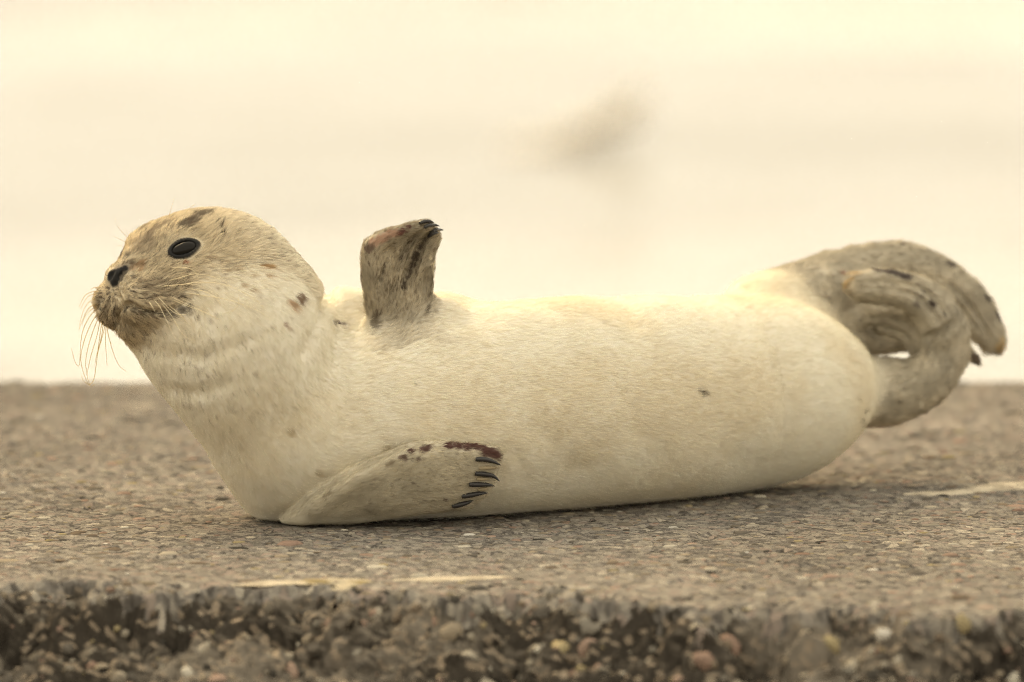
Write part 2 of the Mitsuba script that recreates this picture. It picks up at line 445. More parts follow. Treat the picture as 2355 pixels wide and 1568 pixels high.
def polygonise(field, h):
    ca, sa = math.cos(ALPHA), math.sin(ALPHA)
    R = np.array([[ca, sa, 0], [-sa, ca, 0], [0, 0, 1]])       # world -> local
    segs = np.array([s[0] for g in GROUPS.values() for s in g] + [s[1] for g in GROUPS.values() for s in g]) @ R.T
    rr = np.array([s[2] for g in GROUPS.values() for s in g] * 2)[:, None]
    lo = (segs - rr).min(0) - 0.03
    hi = (segs + rr).max(0) + 0.03
    lo[2] = -0.006
    S = 4
    n = (np.ceil((hi - lo) / (h * S)).astype(int) + 1)
    # coarse pass
    gx = [lo[k] + np.arange(n[k] + 1) * h * S for k in range(3)]
    C = np.stack(np.meshgrid(*gx, indexing='ij'), -1).reshape(-1, 3)
    d = field.eval(C @ R).reshape(n + 1)
    near = np.abs(d) < h * S * 0.95
    blk = np.zeros(n, bool)
    for a, b, c in np.ndindex(2, 2, 2):
        blk |= near[a:n[0] + a, b:n[1] + b, c:n[2] + c]
    sgn = d < 0
    N = n * S + 1
    vol_in = np.repeat(np.repeat(np.repeat(sgn[:-1, :-1, :-1], S, 0), S, 1), S, 2)
    vol = np.where(vol_in, -1.0, 1.0).astype(np.float32)
    vol = np.pad(vol, ((0, 1), (0, 1), (0, 1)), mode='edge')
    bi = np.argwhere(blk)
    off = np.stack(np.meshgrid(*[np.arange(S + 1)] * 3, indexing='ij'), -1).reshape(-1, 3)
    key = np.unique(np.concatenate([np.ravel_multi_index(((bi[:, None] * S + off[None]).reshape(-1, 3)).T, N)]))
    ijk = np.stack(np.unravel_index(key, N), 1)
    # order by block for locality
    vals = field.eval((lo + ijk * h) @ R)
    vol[ijk[:, 0], ijk[:, 1], ijk[:, 2]] = vals
    # surface nets
    ins = vol < 0
    M = np.array(ins.shape) - 1
    cnt = np.zeros(M, np.uint8)
    for a, b, c in np.ndindex(2, 2, 2):
        cnt += ins[a:M[0] + a, b:M[1] + b, c:M[2] + c]
    act = (cnt > 0) & (cnt < 8)
    cells = np.argwhere(act)
    idx = np.full(M, -1, np.int64)
    idx[act] = np.arange(len(cells))
    acc = np.zeros((len(cells), 3))
    num = np.zeros(len(cells))
    cor = [np.array(x) for x in np.ndindex(2, 2, 2)]
    cv = [vol[cells[:, 0] + c[0], cells[:, 1] + c[1], cells[:, 2] + c[2]] for c in cor]
    for i in range(8):
        for j in range(i + 1, 8):
            if np.abs(cor[i] - cor[j]).sum() == 1:
                m = (cv[i] < 0) != (cv[j] < 0)
                t = cv[i][m] / (cv[i][m] - cv[j][m])
                acc[m] += cor[i] + (cor[j] - cor[i]) * t[:, None]
                num[m] += 1
    V = lo + (cells + acc / num[:, None]) * h
    quads = []
    for ax in range(3):
        o = np.zeros(3, int)
        o[ax] = 1
        s0 = ins[:M[0] + 1 - o[0], :M[1] + 1 - o[1], :M[2] + 1 - o[2]]
        s1 = ins[o[0]:, o[1]:, o[2]:]
        e = np.argwhere(s0 != s1)
        b, c = (ax + 1) % 3, (ax + 2) % 3
        e = e[(e[:, b] > 0) & (e[:, c] > 0) & (e[:, b] < M[b]) & (e[:, c] < M[c]) & (e[:, ax] < M[ax])]
        f = s0[e[:, 0], e[:, 1], e[:, 2]]
        eb, ec = np.zeros(3, int), np.zeros(3, int)
        eb[b], ec[c] = 1, 1
        g = lambda q: idx[q[:, 0], q[:, 1], q[:, 2]]
        q = np.stack([g(e), g(e - eb), g(e - eb - ec), g(e - ec)], 1)
        q = np.where(f[:, None], q, q[:, ::-1])
        quads.append(q)
    Q = np.vstack(quads)
    Q = Q[(Q >= 0).all(1)]
    V = V @ R
    tri = np.vstack([Q[:, [0, 1, 2]], Q[:, [0, 2, 3]]])
    for _ in range(2):
        nn = meshkit.arrays((V, tri), True)[2]
        V = V - nn * np.clip(field.eval(V), -h * .6, h * .6)[:, None] * 0.9
    return V, tri


BV, BF = polygonise(F, VOX)
m = trimesh.Trimesh(BV, BF, process=False)
comp = trimesh.graph.connected_component_labels(m.face_adjacency, node_count=len(BF))
keep = comp == np.bincount(comp).argmax()
BF = BF[keep]
used = np.unique(BF)
remap = np.full(len(BV), -1)
remap[used] = np.arange(len(used))
BV, BF = BV[used], remap[BF]
BN = meshkit.arrays((BV, BF), True)[2]
ROLL = meshkit.fbm(np.stack([BV[:, 0] * 15 + BV[:, 2] * 5, BV[:, 1] * 9, BV[:, 2] * 4.5], 1), 3, 17) - .5
FINE = meshkit.fbm(BV * 42, 2, 18) - .5
BV = BV + BN * (ROLL * .014 * np.clip((BV[:, 2] - .015) / .04, 0, 1) * np.clip((BV[:, 0] + .30) / .1, 0, 1) * np.clip((.33 - BV[:, 0]) / .08, 0, 1) + FINE * .0016)[:, None]
BN = meshkit.arrays((BV, BF), True)[2]
if m.volume < 0:
    BF = BF[:, ::-1]
    BN = -BN
print('body', len(BV), len(BF), round(time.time() - T0, 1))
# ------------------------------------------------------------------ regions, lie of the fur, colours of the coat
rng = np.random.default_rng(7)


def region_tree(names):
    c, r, t = [], [], []
    for g in names:
        for a, b, ra, rb in GROUPS[g]:
            for q in np.linspace(0, 1, 5):
                c.append(a + (b - a) * q)
                r.append(ra + (rb - ra) * q)
                t.append((b - a) / max(np.linalg.norm(b - a), 1e-9))
    return cKDTree(np.array(c)), np.array(r), np.array(t)


REG = {'trunk': ('trunk',), 'head': ('head',), 'raised': ('raised',), 'lying': ('lying',), 'hind': ('far_hind', 'near_hind', 'tail'), 'inner': ('inner',)}
TREES = {k: region_tree(v) for k, v in REG.items()}


def regions(P):
    """Weights of the regions at the points, and the direction in which the fur lies there (not yet along the surface)."""
    W, D = [], []
    for k, (tree, r, t) in TREES.items():
        d, i = tree.query(P, k=6, workers=-1)
        e = d - r[i]
        j = e.argmin(1)
        a = np.arange(len(P))
        W.append(e[a, j])
        D.append(t[i[a, j]])
    W = np.array(W)
    W[0] += .004
    w = np.exp(-(W - W.min(0)) / .006)
    w /= w.sum(0)
    D = np.array(D)
    nose = hd(58, 0, -30)
    hdir = P - nose
    hdir = hdir / np.linalg.norm(hdir, axis=1, keepdims=True) - HF * .55
    D[1] = hdir
    D[0] = D[0] / np.maximum(np.linalg.norm(D[0], axis=1, keepdims=True), 1e-9) + np.array([.35, .2, -.12])
    flow = (w[:, :, None] * D).sum(0)
    return dict(zip(TREES, w)), flow


def rgb(r, g, b):                 # a colour as the eye reads it -> albedo
    x = np.array([r, g, b]) / 255
    return np.where(x <= .04045, x / 12.92, ((x + .055) / 1.055) ** 2.4)


COAT, COAT_HEAD, COAT_PALM, COAT_LYING, COAT_HIND = rgb(240, 234, 218), rgb(208, 195, 168), rgb(168, 157, 135), rgb(204, 196, 175), rgb(188, 180, 162)
DARK, SKIN, BROWN = rgb(58, 49, 44), rgb(28, 26, 25), rgb(120, 86, 56)


def V(uvf, *xy):
    a = np.array(xy, float)
    return F.hit(*uvf(a[:, 0], a[:, 1]))


ID = lambda X, Y: (np.asarray(X, float), np.asarray(Y, float))
MARKS = []                        # (points, radius in metres, colour, strength): markings and colour streaks on the coat


def mark(p, r, col, s=1.0):
    MARKS.append((np.atleast_2d(p), r, np.asarray(col), s))


# forehead, brow and eye ring
GREYD, TAN = rgb(96, 88, 80), rgb(176, 140, 104)
mark(V(head_uv, (975, 165), (935, 200), (880, 225), (1010, 150), (850, 245)), .0085, GREYD, .85)
mark(V(head_uv, (640, 280), (690, 245), (600, 320), (560, 265), (720, 235)), .0075, rgb(125, 112, 98), .7)
mark(V(head_uv, (500, 370), (560, 350), (520, 420), (600, 390)), .009, rgb(150, 136, 118), .6)
mark(V(head_uv, (400, 430), (385, 480), (430, 470)), .005, GREYD, .7)
mark(V(head_uv, (1145, 250), (1160, 290), (1170, 320)), .0035, DARK, .9)
mark(V(head_uv, (1075, 355), (1050, 480), (1075, 490), (1170, 515)), .0032, rgb(140, 118, 92), .6)
mark(V(head_uv, (880, 512)), .0030, rgb(150, 84, 50), .9)
mark(V(head_uv, (1510, 545), (1480, 540), (1520, 615)), .0042, rgb(176, 140, 92), .8)
mark(V(head_uv, (1780, 770), (1765, 795)), .0065, rgb(112, 80, 52), .85)
mark(V(head_uv, (1690, 820), (1720, 850)), .006, rgb(170, 132, 88), .7)
mark(V(head_uv, (1650, 992)), .0035, rgb(150, 110, 92), .7)
mark(V(head_uv, (1400, 730), (1330, 690), (1270, 560), (1180, 580), (1400, 620)), .0040, rgb(170, 146, 110), .55)
mark(V(fore_uv, (490, 1205), (540, 1215), (600, 1215)), .0050, rgb(82, 60, 56), .95)
mark(V(fore_uv, (610, 1265)), .0040, rgb(120, 90, 78), .8)
mark(V(ID, (1610, 898), (1618, 906)), .0038, rgb(88, 76, 58), .9)
mark(V(ID, (955, 882)), .0018, rgb(60, 56, 46), .9)
# muzzle
mark(V(face_uv, (950, 700), (820, 680), (1080, 700), (1000, 780), (880, 770)), .0052, rgb(100, 80, 66), .5)
mark(V(face_uv, (700, 640), (760, 780), (1200, 780), (1100, 850), (1300, 840), (900, 880), (1000, 920), (1200, 900)), .0040, rgb(110, 92, 76), .45)
mark(V(face_uv, (200, 870), (240, 960), (180, 1000), (300, 1100), (280, 1200), (350, 1300), (400, 1380), (330, 1000), (200, 1120)), .0050, rgb(100, 86, 68), .5)
mark(V(face_uv, (450, 1100), (420, 1200), (420, 1330)), .0048, rgb(70, 60, 50), .55)
mark(V(face_uv, (600, 1120), (720, 1130), (850, 1160), (1000, 1180), (1150, 1190), (1320, 1180), (1480, 1130), (1600, 1080)), .0050, rgb(66, 58, 50), .75)
mark(V(face_uv, (560, 1250), (600, 1380), (700, 1330)), .008, rgb(130, 114, 90), .4)
mark(V(face_uv, (780, 440), (840, 400), (700, 480), (820, 500)), .0045, rgb(168, 128, 88), .6)
fr = np.random.default_rng(3)
dots = [(x + fr.normal(0, 22), y + .10 * (x - 700) * (1 if y > 800 else .3) + fr.normal(0, 14)) for y in (640, 715, 790, 865, 930) for x in range(640, 1500, 78) if y + (x - 700) * .1 < 985]
mark(V(face_uv, *dots), .0015, rgb(58, 46, 40), .9)
dots = [(x + fr.normal(0, 16), y + fr.normal(0, 18)) for y in range(820, 1390, 60) for x in range(170, 440, 48) if x > 130 + max(0, (y - 1050)) * .45]
mark(V(face_uv, *dots), .0015, rgb(58, 46, 40), .85)
# lying flipper: dark leading edge, spots
BR = rgb(92, 66, 60)
mark(V(near_uv, (1460, 252), (1530, 250), (1600, 252), (1670, 262), (1740, 285), (1790, 310), (1830, 335), (1740, 310)), .0075, BR, 1.0)
mark(V(near_uv, (1250, 290), (1290, 280)), .0055, BR, .95)
mark(V(near_uv, (1155, 302)), .0048, BR, .95)
mark(V(near_uv, (1090, 355), (1115, 362)), .0042, BR, .8)
mark(V(near_uv, (1217, 362), (1430, 680), (870, 520)), .0035, BR, .8)
mark(V(near_uv, (980, 410), (1010, 395), (520, 635), (480, 660)), .004, rgb(120, 104, 78), .6)
mark(V(near_uv, (440, 485), (980, 285), (230, 155)), .006, rgb(160, 140, 100), .6)
# raised flipper: bare patches along the leading edge, dark colour streaks along the palm grooves
PINK = rgb(178, 142, 120)
mark(V(fore_uv, (900, 400), (960, 370), (1020, 340), (1080, 300), (1130, 290)), .0065, PINK, .8)
mark(V(fore_uv, (1210, 260), (1270, 225), (1170, 300)), .0050, rgb(92, 48, 44), .85)
mark(V(fore_uv, (830, 450), (880, 450), (850, 480)), .0045, rgb(84, 62, 50), .85)
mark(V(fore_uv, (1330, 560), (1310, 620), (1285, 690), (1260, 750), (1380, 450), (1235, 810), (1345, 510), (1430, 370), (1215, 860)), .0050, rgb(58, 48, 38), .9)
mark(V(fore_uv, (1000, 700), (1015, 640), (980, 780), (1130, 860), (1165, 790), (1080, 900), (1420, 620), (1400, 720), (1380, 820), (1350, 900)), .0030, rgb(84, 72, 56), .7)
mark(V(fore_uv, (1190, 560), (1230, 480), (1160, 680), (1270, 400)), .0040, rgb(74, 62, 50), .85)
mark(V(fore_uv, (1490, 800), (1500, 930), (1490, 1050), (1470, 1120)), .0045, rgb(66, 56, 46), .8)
mark(V(fore_uv, (910, 1200), (940, 1170), (900, 1240)), .0065, rgb(80, 68, 54), .7)
mark(V(fore_uv, (1510, 560), (1525, 700), (1530, 620)), .0042, rgb(222, 210, 180), .9)
# hind flippers
HD = rgb(82, 74, 72)
mark(V(hind_uv, (820, 315), (880, 325), (930, 330), (980, 350), (1020, 358)), .0065, HD, .95)
mark(V(hind_uv, (1195, 548)), .0048, rgb(58, 48, 44), .95)
mark(V(hind_uv, (1080, 545), (1110, 500), (1270, 630), (1085, 575), (1130, 470)), .0032, HD, .7)
mark(V(hind_uv, (620, 375), (600, 410), (660, 335), (600, 440)), .0065, rgb(196, 166, 112), .7)
mark(V(hind_uv, (1295, 265), (1320, 280)), .0045, HD, .9)
mark(V(hind_uv, (1550, 490), (1575, 510)), .0045, HD, .9)
mark(V(hind_uv, (1630, 610), (1650, 640), (1668, 680)), .0055, HD, .9)
mark(V(hind_uv, (1670, 800), (1640, 850), (1660, 830)), .0060, rgb(196, 168, 112), .8)
mark(V(hind_uv, (975, 135)), .0032, rgb(80, 64, 54), .9)
mark(V(hind_uv, (560, 335)), .0040, rgb(150, 96, 80), .8)
mark(V(hind_uv, (1470, 905), (1490, 930), (1500, 955)), .0060, rgb(84, 70, 60), .9)
mark(V(hind_uv, (700, 1395), (690, 1370), (720, 1300)), .0055, rgb(84, 72, 52), .7)
mark(V(hind_uv, (660, 1205)), .0030, rgb(130, 108, 76), .8)
mark(V(face_uv, (430, 560), (480, 520), (540, 500), (590, 480), (640, 450), (410, 600), (420, 660), (440, 710), (520, 560), (500, 650)), .0072, rgb(96, 84, 74), .6)
MT = [(cKDTree(p), r, c, s) for p, r, c, s in MARKS]
NOSE_PTS = V(face_uv, (430, 560), (345, 600), (360, 570), (375, 690), (400, 730), (425, 545), (480, 520), (540, 500), (590, 480), (410, 600), (420, 660), (440, 710), (400, 680), (370, 620), (390, 560), (480, 580), (470, 640), (350, 650), (520, 560))
NT = cKDTree(NOSE_PTS)
RIMS = np.vstack([rim, mirror(rim)])
RT = cKDTree(RIMS)
LIPT = cKDTree(np.vstack([cuts[0][0], cuts[1][0], cuts[2][0], mirror(cuts[0][0])]))
NOSTT = cKDTree(np.vstack([cuts[4][0], cuts[5][0]]))


def coat(P, w):
    n1 = meshkit.fbm(P * 45, 3, 3)
    n2 = meshkit.fbm(P * 160, 3, 9)
    col = (w['trunk'][:, None] * COAT + w['head'][:, None] * COAT_HEAD + w['raised'][:, None] * COAT_PALM + w['lying'][:, None] * COAT_LYING
           + w['hind'][:, None] * COAT_HIND + w['inner'][:, None] * COAT_HIND)
    # the head's tan runs out into the cream of the neck
    q = (P - HO) @ HF
    back = np.clip((-q - .03) / .12, 0, 1) * w['head']
    col = col * (1 - back[:, None]) + (COAT * .98) * back[:, None]
    col = col * (0.95 + .08 * n1 + .04 * (n2 - .5))[:, None]
    n0 = np.clip((meshkit.fbm(P * np.array([11., 11., 8.]), 3, 13) - .47) / .22, 0, 1) * w['trunk']
    col = col * (1 - .55 * n0[:, None]) + rgb(223, 212, 186) * .55 * n0[:, None]
    fl_ = (w['raised'] + w['lying'] * .5 + w['hind'] + w['inner'])
    col = col * (1 + fl_ * .75 * (n1 - .5) + fl_ * .35 * (n2 - .5))[:, None]
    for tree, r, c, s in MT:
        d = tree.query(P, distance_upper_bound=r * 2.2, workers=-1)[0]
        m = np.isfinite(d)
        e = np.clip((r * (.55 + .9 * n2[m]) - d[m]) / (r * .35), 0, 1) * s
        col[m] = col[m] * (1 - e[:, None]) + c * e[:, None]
    return col


def bare(P):
    """1 on bare skin: nose, lids, lips."""
    b = np.clip((.0042 - NT.query(P, workers=-1)[0]) / .0015, 0, 1)
    b = np.maximum(b, np.clip((.0048 - RT.query(P, workers=-1)[0]) / .0012, 0, 1))
    b = np.maximum(b, np.clip((.0031 - LIPT.query(P, workers=-1)[0]) / .001, 0, 1))
    b = np.maximum(b, np.clip((.0034 - NOSTT.query(P, workers=-1)[0]) / .001, 0, 1))
    for m, q in ((0, eye_p), (1, mirror(eye_p[None])[0])):
        ln = np.linalg.norm(P - q, axis=1)
        b = np.maximum(b, (ln < np.linalg.norm(e2) * .9) * 1.0)
    return b


WV, FLOW = regions(BV)
wr = WV['hind'] + WV['inner'] * .5 + WV['raised'] * .4
BV = BV + BN * (wr * (.0036 * (meshkit.fbm(BV * 62, 3, 27) - .5) + .0030 * (meshkit.fbm(BV * np.array([150., 150., 60.]), 2, 28) - .5)))[:, None]
BN = meshkit.arrays((BV, BF), True)[2]
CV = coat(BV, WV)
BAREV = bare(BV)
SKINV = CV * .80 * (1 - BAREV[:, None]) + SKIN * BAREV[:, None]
SKINV = np.clip(SKINV, .012, .85)
print('coat', round(time.time() - T0, 1))

scene['skin'] = {'type': 'twosided', 'bsdf': {'type': 'principled', 'base_color': {'type': 'mesh_attribute', 'name': 'vertex_color'}, 'roughness': .62, 'specular': .25}}
scene['seal_pup__body'] = mikit.ply((BV, BF), 'skin', smooth=True, color=SKINV)
labels['seal_pup'] = {'label': 'cream white seal pup lying on its side on the concrete with one fore flipper raised', 'category': 'seal'}

# fur ------------------------------------------------------------------------------------------
tri = BV[BF]
area = np.linalg.norm(np.cross(tri[:, 1] - tri[:, 0], tri[:, 2] - tri[:, 0]), axis=1) / 2
fc = tri.mean(1)
fw = {k: v[BF].mean(1) for k, v in WV.items()}
dens = 1.0 + 1.1 * fw['head'] + .5 * (fw['raised'] + fw['lying']) + .2 * fw['hind']
dens *= np.where((fc[:, 2] < .012) & (BN[BF[:, 0], 2] < -.3), .15, 1) * (BAREV[BF].max(1) < .4)
NH = 300000
pick = rng.choice(len(BF), NH, p=area * dens / (area * dens).sum())
a, b = rng.random((2, NH))
a, b = np.where(a + b > 1, 1 - a, a), np.where(a + b > 1, 1 - b, b)
bc = np.stack([1 - a - b, a, b], 1)[:, :, None]
HP = (tri[pick] * bc).sum(1)
HN = (BN[BF[pick]] * bc).sum(1)
HN /= np.linalg.norm(HN, axis=1, keepdims=True)
hw = {k: (v[BF[pick]][:, :, None] * bc).sum(1)[:, 0] for k, v in WV.items()}
fl = (FLOW[BF[pick]] * bc).sum(1)
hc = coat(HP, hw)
hb = bare(HP)
wig = np.stack([meshkit.fbm(HP * 90, 2, q) - .5 for q in (21, 22, 23)], 1)
wig2 = np.stack([meshkit.noise(HP * 35, q) - .5 for q in (31, 32, 33)], 1)
fl = fl / np.maximum(np.linalg.norm(fl, axis=1, keepdims=True), 1e-9)
headw, flip = hw['head'], hw['raised'] + hw['lying'] + hw['hind'] + hw['inner']
amp = .11 + .75 * headw + .5 * flip
d = fl + wig * (amp * 1.1)[:, None] + wig2 * (amp * .8)[:, None] + rng.normal(0, .10, (NH, 3))
d -= HN * (d * HN).sum(1, keepdims=True)
d /= np.maximum(np.linalg.norm(d, axis=1, keepdims=True), 1e-9)
lay = .20 + .10 * headw + rng.normal(0, .07, NH)
dn = d + HN * lay[:, None]
dn /= np.linalg.norm(dn, axis=1, keepdims=True)
nose_d = np.linalg.norm(HP - hd(52, 0, -20), axis=1)
eye_d = np.minimum(np.linalg.norm(HP - eye_p, axis=1), np.linalg.norm(HP - mirror(eye_p[None])[0], axis=1))
length = .0092 + .0030 * headw - .0030 * flip + .0016 * hw['hind']
length *= 1 - headw * (.55 * np.clip(1 - (nose_d - .02) / .07, 0, 1)) - .45 * np.clip(1 - (eye_d - .015) / .02, 0, 1)
TIPS = cKDTree(np.array([c[-1] for c in FAR + NEAR]))
length *= 1 + 1.6 * np.clip(1 - TIPS.query(HP)[0] / .016, 0, 1)
length *= rng.uniform(.7, 1.2, NH) * np.where(hb > .3, .35, 1)
width = (.00036 + .00012 * rng.random(NH)) * (1 + .15 * headw)
# clumps: the hairs of a tuft lean together
NC = 60000
ci = rng.choice(NH, NC, replace=False)
near_c = ci[cKDTree(HP[ci]).query(HP, workers=-1)[1]]
tipc = HP[near_c] + dn[near_c] * length[near_c][:, None]
tip = HP + dn * length[:, None]
pull = (.26 + .42 * headw + .42 * flip) * rng.uniform(.6, 1.1, NH)
tip = tip + (tipc - tip) * np.clip(pull, 0, .85)[:, None]
mid = HP + d * (length * .5)[:, None] + HN * (length * (.10 + lay * .55))[:, None]
mid = mid + ((HP[near_c] + dn[near_c] * (length[near_c] * .5)[:, None]) - mid) * (np.clip(pull, 0, .85) * .45)[:, None]
low = tip[:, 2] < .0008
tip[low, 2] = .0008
# shade of each hair and tuft: guard hairs with dark tips, more of them on muzzle, cheeks and throat
tuft = rng.random(NH)[near_c]
q = (HP - HO) @ HF
muz = np.exp(-((nose_d - .03) / .045) ** 2) * headw
throat_w = np.exp(-np.linalg.norm(HP - at(np.array(470), np.array(830), -.09), axis=1) ** 2 / .07 ** 2)
p_dark = .015 + .10 * headw + .18 * muz + .14 * throat_w * (hw['trunk'] + headw) + .10 * flip
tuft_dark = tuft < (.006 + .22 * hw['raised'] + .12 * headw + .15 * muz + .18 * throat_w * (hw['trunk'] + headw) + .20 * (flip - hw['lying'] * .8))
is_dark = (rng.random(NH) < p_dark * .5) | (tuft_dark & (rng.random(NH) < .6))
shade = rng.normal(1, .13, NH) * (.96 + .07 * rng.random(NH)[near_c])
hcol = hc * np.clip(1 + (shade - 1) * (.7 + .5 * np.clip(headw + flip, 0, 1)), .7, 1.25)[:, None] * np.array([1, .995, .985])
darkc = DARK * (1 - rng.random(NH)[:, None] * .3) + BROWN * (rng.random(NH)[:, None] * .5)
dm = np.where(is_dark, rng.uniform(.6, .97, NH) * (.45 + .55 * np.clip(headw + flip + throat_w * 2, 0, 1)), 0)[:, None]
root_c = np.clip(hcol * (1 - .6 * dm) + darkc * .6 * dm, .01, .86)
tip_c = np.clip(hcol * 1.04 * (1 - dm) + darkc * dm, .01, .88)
side = np.cross(dn, HN)
side /= np.maximum(np.linalg.norm(side, axis=1, keepdims=True), 1e-9)
ang = rng.normal(0, .55, NH)[:, None]
side = side * np.cos(ang) + HN * np.sin(ang)
hwid = (side * width[:, None] / 2)
HV = np.stack([HP - HN * .0006 - hwid, HP - HN * .0006 + hwid, mid - hwid * .85, mid + hwid * .85, tip], 1).reshape(-1, 3)
base_i = (np.arange(NH) * 5)[:, None]
HFc = np.concatenate([base_i + [0, 1, 3], base_i + [0, 3, 2], base_i + [2, 3, 4]], 0)
HNv = np.repeat(HN, 5, 0).reshape(NH, 5, 3)
HNv = HNv + dn[:, None] * np.array([-.05, -.05, .12, .12, .25])[None, :, None] + np.stack([-side, side, -side, side, side * 0], 1) * .35
HNv = (HNv / np.linalg.norm(HNv, axis=2, keepdims=True)).reshape(-1, 3)
HC = np.stack([root_c, root_c, (root_c + tip_c) / 2, (root_c + tip_c) / 2, tip_c], 1).reshape(-1, 3)
scene['hair'] = {'type': 'principledthin', 'base_color': {'type': 'mesh_attribute', 'name': 'vertex_color'}, 'roughness': .55, 'diff_trans': .55, 'eta': 1.35}
scene['seal_pup__body__fur'] = {'type': 'ply', 'filename': meshkit.write_ply((HV, HFc), False, None, HC, normals=HNv), 'face_normals': False, 'bsdf': {'type': 'ref', 'id': 'hair'}}
labels['seal_pup__body__fur'] = {'kind': 'stuff'}
print('fur', len(HFc), round(time.time() - T0, 1))


# tubes: whiskers, claws
def tube(pts, radii, sides=6):
    p = np.asarray(pts, float)
    t = np.gradient(p, axis=0)
    t /= np.linalg.norm(t, axis=1, keepdims=True) + 1e-12
    a = np.cross(t, [0.3, .9, .2])
    a /= np.linalg.norm(a, axis=1, keepdims=True) + 1e-12
    b = np.cross(t, a)
    an = np.arange(sides) * 2 * np.pi / sides
    r = np.broadcast_to(radii, (len(p),))
    v = p[:, None] + r[:, None, None] * (np.cos(an)[None, :, None] * a[:, None] + np.sin(an)[None, :, None] * b[:, None])
    i, j = np.meshgrid(np.arange(len(p) - 1), np.arange(sides), indexing='ij')
    f = np.stack([i * sides + j, i * sides + (j + 1) % sides, (i + 1) * sides + (j + 1) % sides, (i + 1) * sides + j], -1).reshape(-1, 4)
    f = np.vstack([f[:, [0, 1, 2]], f[:, [0, 2, 3]]])
    n = len(p) * sides
    v = np.vstack([v.reshape(-1, 3), p[:1], p[-1:]])
    caps = [[n, (k + 1) % sides, k] for k in range(sides)] + [[n + 1, n - sides + k, n - sides + (k + 1) % sides] for k in range(sides)]
    return v, np.vstack([f, caps])


COUNT = {}


def numbered(name):
    k = COUNT.get(name, 0)
    COUNT[name] = k + 1
    return name if k == 0 else f'{name}_{k:03d}'


# eyes
scene['eye_black'] = {'type': 'twosided', 'bsdf': {'type': 'principled', 'base_color': {'type': 'rgb', 'value': [.011, .010, .0085]}, 'roughness': .2, 'specular': .16}}
for flipm in (False, True):
    nn = eye_n - 2 * (eye_n @ HL) * HL if flipm else eye_n
    a1, a2 = (e1 - 2 * (e1 @ HL) * HL, e2 - 2 * (e2 @ HL) * HL) if flipm else (e1, e2)
    c0 = (mirror(eye_p[None])[0] if flipm else eye_p) - nn * .0022
    s = trimesh.creation.icosphere(subdivisions=4)
    v = s.vertices
    scene[numbered('seal_pup__eye')] = mikit.ply((c0 + v[:, :1] * a1 * 1.0 + v[:, 1:2] * a2 * 1.0 + v[:, 2:] * nn * .0080, s.faces), 'eye_black', smooth=True)
labels['seal_pup__eye'] = {'label': 'dark glossy eye facing the camera'}

# eyelids: dark bare rims
scene['lid_skin'] = {'type': 'principled', 'base_color': {'type': 'rgb', 'value': [.008, .0075, .007]}, 'roughness': .7, 'specular': .08}
for flipm in (False, True):
    nn = eye_n - 2 * (eye_n @ HL) * HL if flipm else eye_n
    q_ = (mirror(rim) if flipm else rim)[:-1]
    q_ = spline(np.vstack([q_, q_[:1]]), 60)
    scene[numbered('seal_pup__eyelid')] = mikit.ply(tube(q_ + nn * .0001, .0019, 10), 'lid_skin', smooth=True)

# claws
scene['claw_horn'] = {'type': 'principled', 'base_color': {'type': 'rgb', 'value': [.022, .020, .020]}, 'roughness': .38, 'specular': .5}
scene['claw_pale'] = {'type': 'principled', 'base_color': {'type': 'rgb', 'value': [.33, .27, .17]}, 'roughness': .5, 'specular': .4}


def claw(uvf, pts, r, lifts, mat='claw_horn'):
    pts = np.asarray(pts, float)
    u, v = uvf(pts[:, 0], pts[:, 1])
    p = F.hit(u, v)
    yy = np.minimum(p[:, 1], p[0, 1] + .012)
    p = at(u, v, yy)
    d = ray(u, v)
    p = p - d / np.linalg.norm(d, axis=1, keepdims=True) * np.asarray(lifts)[:, None]
    c = spline(p, 9)
    scene[numbered('seal_pup__claw')] = mikit.ply(tube(c, r * np.array([.75, .95, 1, .98, .9, .78, .6, .38, .08]), 8), mat, smooth=50)


for pts in ([(1672, 368), (1740, 368), (1810, 385), (1872, 414)], [(1668, 480), (1740, 484), (1815, 500), (1862, 542)], [(1622, 566), (1690, 566), (1770, 568), (1824, 578)],
            [(1565, 660), (1640, 648), (1710, 636), (1774, 632)], [(1490, 738), (1545, 726), (1610, 708), (1655, 688)]):
    claw(near_uv, pts, .0029, [.0015, .0035, .0045, .004])
for pts in ([(1700, 440), (1760, 434), (1820, 432), (1850, 436)], [(1690, 605), (1730, 600), (1760, 597), (1790, 598)], [(1680, 520), (1720, 520), (1760, 520), (1790, 525)]):
    claw(near_uv, pts, .0022, [.0010, .0022, .0024, .002], 'claw_pale')
for k_ in (5, 6, 7):
    labels[f'seal_pup__claw_{k_:03d}'] = {'label': 'pale yellowish claw sheath'}
for pts in ([(1380, 190), (1430, 172), (1490, 170), (1535, 186)], [(1430, 235), (1480, 212), (1540, 208), (1592, 222)], [(1490, 290), (1540, 262), (1590, 258), (1632, 262)], [(1470, 330), (1520, 300), (1560, 290), (1580, 292)]):
    claw(fore_uv, pts, .0021, [.000, .001, .0015, .001])

# whiskers
scene['whisker_pale'] = {'type': 'principledthin', 'base_color': {'type': 'rgb', 'value': [.88, .80, .60]}, 'roughness': .4, 'diff_trans': .6, 'eta': 1.4}
scene['whisker_hair'] = {'type': 'principledthin', 'base_color': {'type': 'rgb', 'value': [.66, .52, .26]}, 'roughness': .4, 'diff_trans': .6, 'eta': 1.4}


